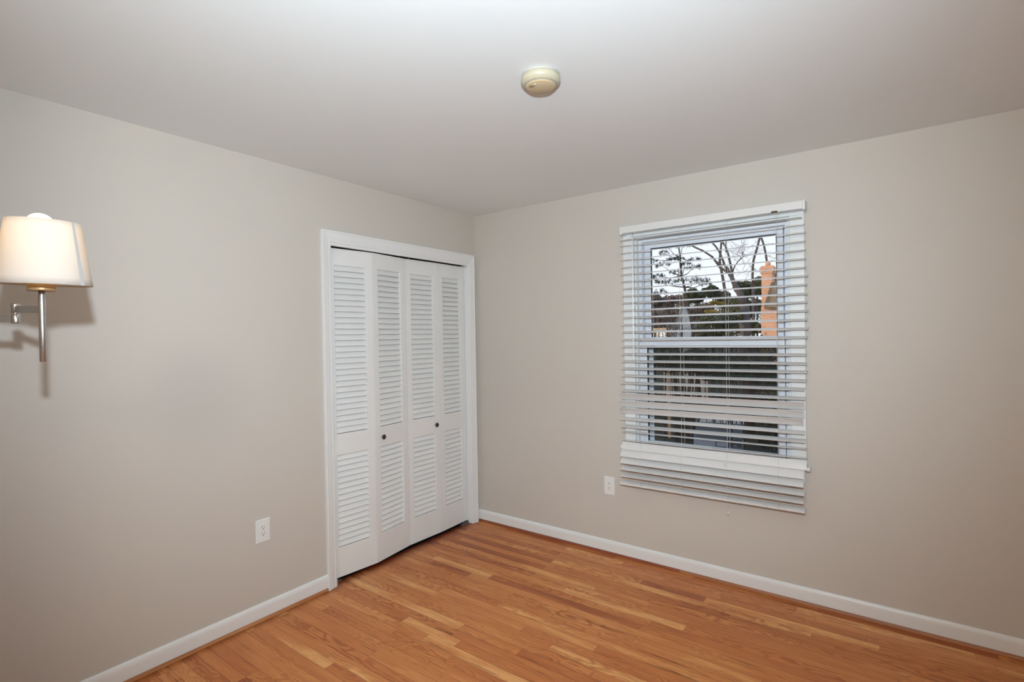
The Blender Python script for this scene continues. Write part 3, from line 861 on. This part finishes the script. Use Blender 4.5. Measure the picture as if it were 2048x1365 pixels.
def brick_material():
    m = bpy.data.materials.new('orange_brick'); m.use_nodes = True
    n = m.node_tree; L = n.links.new
    b = n.nodes['Principled BSDF']; b.inputs['Roughness'].default_value = 0.9
    t = n.nodes.new('ShaderNodeTexCoord')
    br = n.nodes.new('ShaderNodeTexBrick')
    br.inputs['Scale'].default_value = 1.0
    br.inputs['Brick Width'].default_value = 0.21; br.inputs['Row Height'].default_value = 0.075
    br.inputs['Mortar Size'].default_value = 0.008
    br.inputs['Color1'].default_value = (0.66, 0.38, 0.25, 1); br.inputs['Color2'].default_value = (0.54, 0.29, 0.18, 1)
    br.inputs['Mortar'].default_value = (0.60, 0.46, 0.36, 1)
    mp = n.nodes.new('ShaderNodeMapping'); mp.inputs['Rotation'].default_value = (math.radians(90), 0, 0)
    L(t.outputs['Object'], mp.inputs[0]); L(mp.outputs[0], br.inputs['Vector'])
    L(br.outputs[0], b.inputs['Base Color'])
    return m
M['brick'] = brick_material()

tag(MB().add([(-80, 0.4, GZ), (80, 0.4, GZ), (80, 160, GZ), (-80, 160, GZ)], [(0, 1, 2, 3)]).build('ground', M['lawn']), 'dark leafy ground far below the window', kind='structure')

def leaves(mb, c, rx, ry, rz, n, size, mi=0, flat=0.0):
    """n small leaf quads spread through an ellipsoid"""
    for _ in range(n):
        d = Vector((random.gauss(0, 1), random.gauss(0, 1), random.gauss(0, 1))).normalized() * (random.random() ** 0.4)
        p = Vector((c[0] + d.x * rx, c[1] + d.y * ry, c[2] + d.z * rz))
        a = Vector((random.gauss(0, 1), random.gauss(0, 1), random.gauss(0, 1) * (1 - flat))).normalized()
        b = a.cross(Vector((random.gauss(0, 1), random.gauss(0, 1), random.gauss(0, 1)))).normalized()
        s = size * random.uniform(0.5, 1.3)
        mb.add([p - a * s, p + b * s * 0.4, p + a * s, p - b * s * 0.4], [(0, 1, 2, 3)], mi)
def wander(p, d, l, r, n=6, curl=0.25):
    pts, rs = [p.copy()], [r]
    d = d.normalized()
    for k in range(n):
        d = (d + Vector((random.gauss(0, curl), random.gauss(0, curl), random.gauss(0, curl) + 0.03))).normalized()
        p = p + d * (l / n)
        pts.append(p.copy()); rs.append(r * (1 - (k + 1) / n * 0.8))
    return pts, rs
def twigs(mb, p, d, l, r, depth):
    pts, rs = wander(p, d, l, r, 5)
    mb.tube(pts, rs, 4)
    if depth:
        for k in range(1, 6):
            for _ in range(random.choice((1, 2))):
                nd = (pts[k] - pts[k - 1]).normalized() + Vector((random.gauss(0, .7), random.gauss(0, .7), random.gauss(0, .5)))
                twigs(mb, pts[k], nd, l * random.uniform(0.35, 0.6), rs[k] * 0.6, depth - 1)
def px_tube(mb, pts, Y, w0, w1, n=8):
    P = [on_y(u, v, Y + dy) for (u, v, dy) in [(q + (0,))[:3] for q in pts]]
    k = 3.0 / 1034 * 0 + ((P[0] - CAM).dot(_F) / FPX)
    m = len(P)
    mb.tube(P, [(w0 + (w1 - w0) * i / (m - 1)) * k / 2 for i in range(m)], n)
    return P

random.seed(5)
# --- tall pine on the left
Y = 26
base = on_y(1386, 640, Y)
t = tag(empty('pine_tree', (base.x, Y, GZ)), 'tall thin pine with layered dark needle pads, left half of the window view', 'tree')
def tpart(name, mb, m, root):
    o = mb.build(name, m, root); o.location = -Vector(root.location); return o
mb = MB()
P = px_tube(mb, [(1354, 460), (1357, 488), (1360, 515, .2), (1363, 552, .1), (1369, 575), (1374, 600), (1382, 640), (1392, 700)], Y, 2.4, 6.5)
mb.tube([P[-1], Vector((P[-1].x + .2, Y, GZ - .1))], [0.085, 0.16], 8)
pads = [(1328.5, 506.8, 9, 4.5), (1350.5, 517.8, 16, 3.5), (1388, 519.6, 11, 2.5), (1324, 530.6, 15, 6), (1386, 536, 16, 3.5), (1349.6, 545, 11, 4.5), (1316.6, 552.6, 11, 3), (1335, 563.5, 25, 4.5), (1393.5, 561, 25, 5.5), (1320, 585, 15, 7), (1408, 568, 13, 5), (1364, 492, 15, 2.2), (1336, 495, 9, 2), (1305, 520, 8, 6), (1306, 560, 8, 8), (1370, 529, 10, 2.5)]
fo = MB()
for i, (u, v, ru, rv) in enumerate(pads):
    dy = random.uniform(-1.2, 1.2)
    c = on_y(u, v, Y + dy); k = (c - CAM).dot(_F) / FPX
    for _ in range(int(ru * 1.5)):
        cc = c + Vector((random.uniform(-1, 1) * ru * k, random.uniform(-.8, .8) * ru * k, 0)); e_ = abs(cc.x - c.x) / (ru * k)
        cc.z += random.uniform(-1, 1) * rv * k * (1 - 0.6 * e_)
        for _ in range(34):
            a = Vector((random.gauss(0, 1), random.gauss(0, 1), random.gauss(0.25, .55))).normalized(); b = a.cross(Vector((0, 0, 1))).normalized() * 0.010
            ln = random.uniform(0.10, 0.26)
            fo.add([cc - b, cc + a * ln, cc + b], [(0, 1, 2)])
    # bough from the trunk to the pad
    j = min(range(len(P) - 1), key=lambda q: abs(P[q].z - c.z + 0.3))
    mb.tube([P[j], (P[j] + c) / 2 + Vector((0, 0, -0.12)), c], [0.035, 0.022, 0.008], 5)
tpart('trunk', mb, M['bark_dark'], t)
tpart('needles', fo, M['needle'], t)

# --- big bare tree in the middle
def Z(x, y): return (1280 + x / 5.46, 450 + y / 5.46)
Y = 23
b0 = on_y(*Z(1120, 790), Y)
t = tag(empty('bare_tree', (b0.x, Y, GZ)), 'big bare dark tree with forking limbs in the middle of the window view', 'tree')
mb = MB()
px_tube(mb, [Z(1135, 860), Z(1100, 770), Z(1050, 680), Z(1010, 600), Z(985, 530)], Y, 15, 7)
px_tube(mb, [Z(1010, 610), Z(1008, 540), Z(990, 440), Z(962, 320), Z(935, 240), Z(895, 180), Z(870, 120)], Y, 5.5, 3)
px_tube(mb, [Z(990, 570), Z(940, 480), Z(905, 390), Z(870, 300), Z(830, 240), Z(770, 175), Z(730, 120)], Y, 5.0, 3)
px_tube(mb, [Z(940, 300), Z(938, 220), Z(942, 120)], Y, 2.5, 2)
px_tube(mb, [Z(1010, 520), Z(1030, 460), Z(1070, 400), Z(1120, 355), Z(1160, 335)], Y, 3, 1.2)
px_tube(mb, [Z(890, 470), Z(930, 505), Z(975, 530)], Y, 4, 5)
px_tube(mb, [Z(900, 430), Z(960, 470), Z(985, 540)], Y, 3, 4)
lb = on_y(*Z(1140, 880), Y)
mb.tube([lb, Vector((lb.x + .1, Y, GZ - .1))], [0.22, 0.33], 10)
px_tube(mb, [Z(950, 860), Z(925, 700), Z(900, 560), Z(870, 400), Z(878, 300), Z(888, 200), Z(880, 120)], Y + 1, 6.5, 3.5)
px_tube(mb, [Z(885, 480), Z(840, 420), Z(790, 350), Z(690, 285), Z(610, 250), Z(560, 225), Z(500, 195), Z(440, 160)], Y + 1, 4.5, 2.5)
px_tube(mb, [Z(880, 440), Z(820, 385), Z(770, 345)], Y + 1, 2.5, 2)
lb = on_y(*Z(952, 870), Y + 1)
mb.tube([lb, Vector((lb.x, Y + 1, GZ - .1))], [0.09, 0.14], 8)
tpart('trunk', mb, M['bark'], t)
mb = MB()
for (u, v) in (Z(1150, 340), Z(1120, 355), Z(560, 225), Z(770, 175), Z(1070, 400)):
    p = on_y(u, v, Y)
    for _ in range(3):
        twigs(mb, p, Vector((random.gauss(0, 1), random.gauss(0, .4), random.random() + 0.3)), 1.0, 0.010, 1)
tpart('twigs', mb, M['twig'], t)

# --- bare tree behind the chimney
Y = 33
b0 = on_y(*Z(1230, 570), Y)
t = tag(empty('bare_tree', (b0.x, Y, GZ)), 'two slim bare trunks meeting in a point above the brick chimney', 'tree')
mb = MB()
px_tube(mb, [Z(1235, 700), Z(1228, 560), Z(1232, 460), Z(1240, 385), Z(1262, 310), Z(1290, 210), Z(1312, 120), Z(1330, 60)], Y, 4.6, 4)
px_tube(mb, [Z(1400, 700), Z(1390, 430), Z(1375, 330), Z(1355, 230), Z(1325, 140), Z(1295, 70)], Y + .8, 4.2, 3.6)
for u in (1235, 1400):
    lb = on_y(*Z(u, 700), Y)
    mb.tube([lb, Vector((lb.x, Y, GZ - .1))], [0.09, 0.12], 6)
tpart('trunk', mb, M['bark'], t)
mb = MB()
for _ in range(26):
    p = on_y(random.uniform(1465, 1560), random.uniform(480, 565), Y + random.uniform(-1, 1))
    twigs(mb, p, Vector((random.gauss(0, 1), random.gauss(0, .3), random.gauss(0, .5) + .2)), 1.6, 0.012, 1)
tpart('twigs', mb, M['twig'], t)

# --- background wood: every tree has its own crown and trunk
def bush(name, u, v, ru, rv, Y, m, n, label, size=0.30, cat='tree', group='trees of the wood behind the houses'):
    c = on_y(u, v, Y); k = (c - CAM).dot(_F) / FPX
    t = tag(empty(name, (c.x, Y, GZ)), label, cat, group)
    rz = rv * k
    fo = MB()
    for _ in range(7):
        cc = c + Vector((random.uniform(-.5, .5) * ru * k, random.uniform(-1, 1), random.uniform(-.5, .5) * rz))
        leaves(fo, cc, ru * k * 0.6, ru * k * 0.5, rz * 0.6, int(n / 7 * 2.2), size * 0.5)
    tpart('crown', fo, m, t)
    mb = MB().tube([Vector((c.x, Y, GZ - .1)), Vector((c.x + .1, Y, c.z - rz * .3)), Vector((c.x, Y, c.z + rz * .4))], [0.10, 0.07, 0.02] if 'shrub' not in name else [0.03, 0.025, 0.012], 7)
    tpart('trunk', mb, M['bark_dark'], t)
_yy = {}
def YY(base, step):
    # successive plants of one kind stand one behind the other
    _yy[base] = _yy.get(base, -1) + 1
    return base + step * _yy[base]
G_B = 'brown leafless tree in the wood on the left behind the pine'
G_D = 'dense dark green tree in the wood below the skyline'
G_O = 'olive green tree in the wood between the bare tree and the chimney'
for (u, v, ru, rv) in ((1308, 603, 20, 16), (1338, 606, 22, 15), (1316, 640, 26, 22), (1348, 632, 22, 22), (1366, 600, 18, 13)):
    bush('leafless_tree', u, v, ru, rv, YY(48, 7), M['leaf_brown'], 1500, G_B, group='leafless trees of the wood')
for (u, v, ru, rv) in ((1392, 592, 22, 14), (1424, 584, 16, 12), (1400, 622, 26, 20), (1442, 596, 20, 14)):
    bush('broad_tree', u, v, ru, rv, YY(43, 7), M['leaf_brown' if v == 622 else 'leaf_dark'], 1700, G_D, group='dark trees below the skyline')
for (u, v, ru, rv) in ((1492, 578, 20, 20), (1512, 575, 16, 20), (1502, 612, 26, 20), (1462, 606, 20, 16), (1535, 582, 18, 22), (1562, 560, 20, 20)):
    bush('broad_tree', u, v, ru, rv, YY(37, 6), M['leaf_olive'], 1500, G_O, group='olive trees beside the chimney')
for (u, v, ru, rv) in ((1300, 632, 36, 30), (1350, 628, 34, 30), (1400, 630, 34, 34), (1450, 628, 34, 34), (1500, 628, 34, 36), (1548, 628, 34, 40)):
    bush('distant_tree', u, v, ru, rv, YY(84, 9), M['leaf_olive' if u > 1380 else 'leaf_brown'], 1700, 'far hazy tree in the back row of the wood', 0.34, group='back row of the wood')
bush('yellow_shrub', 1436, 607, 15, 5, 30, M['leaf_yellow'], 300, 'yellow-green shrub catching light below the bare tree', 0.14, 'shrub', None)
bush('yellow_shrub', 1421, 624, 11, 4, 28, M['leaf_yellow'], 300, 'small golden shrub right of the pale gable', 0.12, 'shrub', None)
for (u, v, ru, rv, mm) in ((1425, 645, 36, 18, 'leaf_dark'), (1468, 632, 30, 16, 'leaf_olive'), (1492, 655, 36, 22, 'leaf_dark'), (1440, 672, 44, 22, 'leaf_dark'), (1408, 655, 18, 22, 'leaf_olive')):
    bush('evergreen_shrub', u, v, ru, rv, YY(19.8, 2.6), M[mm], 1500, 'large green shrub right of the pale gable, in front of the wood', 0.17, 'shrub', 'large shrubs in front of the wood')
for (u, v, ru, rv) in ((1325, 712, 40, 34), (1380, 722, 40, 24), (1460, 735, 60, 30), (1542, 760, 36, 90), (1550, 868, 26, 40)):
    bush('evergreen_shrub', u, v, ru, rv, YY(12.6, 1.5), M['leaf_dark'], 1400, 'dark low shrub seen through the lower sash', 0.15, 'shrub', 'low shrubs seen through the lower sash')

# --- brick house with chimney, right
Y = 20.0
a = on_y(1522, 614, Y); k = (a - CAM).dot(_F) / FPX
t = tag(empty('brick_house', (a.x, Y, GZ)), 'orange brick house with a tall chimney lit by low sun', 'house')
o = -Vector((0, 0, 0))
zt = a.z - GZ
top = on_y(1532, 531, Y).z - GZ
xr = on_y(1543, 560, Y).x - a.x
MB().box(0, 9, 0, 7, 0, zt).build('wall', M['brick'], t)
ch = MB().box(0.0, xr, 0.15, 0.75, zt - 0.2, top - 0.30).box(-0.035, xr + .035, 0.115, 0.785, top - 0.30, top - 0.23).box(-0.06, xr + .06, 0.09, 0.81, top - 0.23, top - 0.06).box(-0.02, xr + .02, 0.13, 0.77, top - .06, top)
ch.build('chimney', M['brick'], t)
MB().lathe([(0.10, 0), (0.10, 0.22), (0.08, 0.22)], (xr / 2, 0.45, top), (0, 0, 1), 16).build('chimney_pot', M['brick'], t)
p1 = on_y(1528, 614, Y - .2); p2 = on_y(1542, 566, Y - .0); p3 = on_y(1620, 545, Y + 1.0); p4 = on_y(1700, 620, Y - .2)
lo = Vector((a.x, Y, GZ))
P = [p - lo for p in (p1, p2, p3, p4)]
MB().add(P + [q + Vector((0.02, 0.06, -0.10)) for q in P], [(0, 1, 2, 3), (7, 6, 5, 4), (0, 4, 5, 1), (1, 5, 6, 2), (2, 6, 7, 3), (3, 7, 4, 0)]).build('roof', M['roofing'], t)
MB().box(0.9, 1.8, -0.02, 0.03, 1.2, 2.6).build('window', M['car_glass'], t)

# --- pale gabled house behind the pine
Y = 34.0
ap = on_y(1369, 609, Y); kk = (ap - CAM).dot(_F) / FPX
rz = math.radians(20)
t = tag(empty('gabled_house', (ap.x, Y, GZ), rz), 'small house with a pale grey steep gable below the pine', 'house')
hz = ap.z - GZ
hw = 1.5; hb = hz - 3.45
MB().add([(-hw, 0, 0), (hw, 0, 0), (hw, 0, hb), (0, 0, hz), (-hw, 0, hb), (-hw, 4.5, 0), (hw, 4.5, 0), (hw, 4.5, hb), (0, 4.5, hz), (-hw, 4.5, hb)],
         [(0, 1, 2, 3, 4), (9, 8, 7, 6, 5), (0, 5, 6, 1), (1, 6, 7, 2), (4, 9, 5, 0)]).build('wall', M['siding'], t)
rf = MB()
for sgn in (-1, 1):
    v0 = [Vector((0, -0.15, hz + 0.08)), Vector((sgn * (hw + .1), -0.15, hb - 0.1)), Vector((sgn * (hw + .1), 4.65, hb - 0.1)), Vector((0, 4.65, hz + 0.08))]
    v1 = [p + Vector((0, 0, -0.07)) for p in v0]
    rf.add(v0 + v1, [(0, 1, 2, 3), (7, 6, 5, 4), (0, 4, 5, 1), (1, 5, 6, 2), (2, 6, 7, 3), (3, 7, 4, 0)])
rf.build('roof', M['roofing'], t)

bush('sun_block_tree', 1195, 600, 95, 95, 27.5, M['leaf_dark'], 5000, 'tall broad evergreen added unseen left of the window view to shade the gabled house', 0.35, 'tree', None)  # out-of-view tree added to keep the sun off the pale gable

# --- leafless shrub in front of the gable
Y = 15
b0 = on_y(1368, 700, Y)
t = tag(empty('leafless_shrub', (b0.x, Y, GZ)), 'leafless shrub with thin arching stems in front of the pale gable', 'shrub')
mb = MB()
for i in range(26):
    u = random.uniform(1325, 1405)
    tip = on_y(u, random.uniform(632, 665), Y + random.uniform(-.6, .6))
    mid = on_y(1368 + (u - 1368) * 0.8, 690, Y) 
    mb.tube([Vector((b0.x + random.uniform(-.3, .3), Y, GZ)), mid, (mid + tip) / 2 + Vector((random.uniform(-.08, .08), 0, .05)), tip, tip + Vector((random.uniform(-.25, .25), 0, -0.03))], [0.03, 0.016, 0.012, 0.008, 0.004], 5)
    twigs(mb, (mid + tip) / 2, Vector((random.gauss(0, 1), 0, 0.8)), 0.7, 0.007, 1)
tpart('stems', mb, M['bark_dark'], t)

# --- cream fence at the left edge
Y = 20
a = on_y(1302, 660, Y); b = on_y(1338, 658, Y)
t = tag(empty('picket_fence', (a.x - .6, Y, GZ)), 'cream wooden balustrade at the lower left of the upper sash view', 'fence')
zr = a.z - GZ; L_ = b.x - a.x + .6
MB().box(0, L_, -0.03, 0.03, zr - 0.03, zr + 0.07).box(0, L_, -0.03, 0.03, zr - 0.62, zr - 0.54).build('rail', M['cream_wood'], t)
for i in range(int(L_ / 0.14)):
    MB().box(i * 0.14, i * 0.14 + 0.05, -0.02, 0.02, zr - 0.55, zr - .03).build('picket', M['cream_wood'], t)
MB().box(0.0, 0.12, 0.03, 0.15, 0, zr - .03).box(L_ - .12, L_, 0.03, 0.15, 0, zr - .03).box(0, L_, -.1, 1.5, zr - 0.8, zr - .62).build('deck', M['cream_wood'], t)

# --- parked car below
dg = ray(1452, 893); pc = CAM + dg * ((GZ - CAM.z) / dg.z)
t = tag(empty('parked_car', (pc.x + 0.35, pc.y - 2.3, GZ), math.radians(102)), 'dark blue parked car seen low through the lower sash', 'car')
prof = [(-2.2, .35), (-2.25, .62), (-2.1, .86), (-1.15, .98), (-0.45, 1.42), (0.85, 1.44), (1.55, 1.02), (2.15, .95), (2.25, .6), (2.2, .35)]
MB().prism(prof, (0, -0.85, 0), (0, 0.85, 0), (1, 0, 0), (0, 0, 1)).build('body', M['car_paint'], t, bevel=0.06, seg=3)
MB().add([(-1.17, -.68, 1.0), (-1.17, .68, 1.0), (-.52, .6, 1.43), (-.52, -.6, 1.43)], [(0, 1, 2, 3)]).build('rear_window', M['car_glass'], t)
MB().add([(1.57, -.68, 1.05), (1.57, .68, 1.05), (.92, .6, 1.46), (.92, -.6, 1.46)], [(0, 1, 2, 3)]).build('windscreen', M['car_glass'], t)
MB().box(-.85, 1.15, -.865, -.86, 1.02, 1.36).build('side_window', M['car_glass'], t)
MB().box(-.85, 1.15, .86, .865, 1.02, 1.36).build('side_window', M['car_glass'], t)
for x_ in (-1.35, 1.4):
    for y_ in (-0.87, 0.67):
        MB().lathe([(0.20, 0), (0.33, 0.01), (0.33, 0.19), (0.20, 0.2)], (x_, y_, 0.33), (0, 1, 0), 24).build('wheel', M['tire'], t)
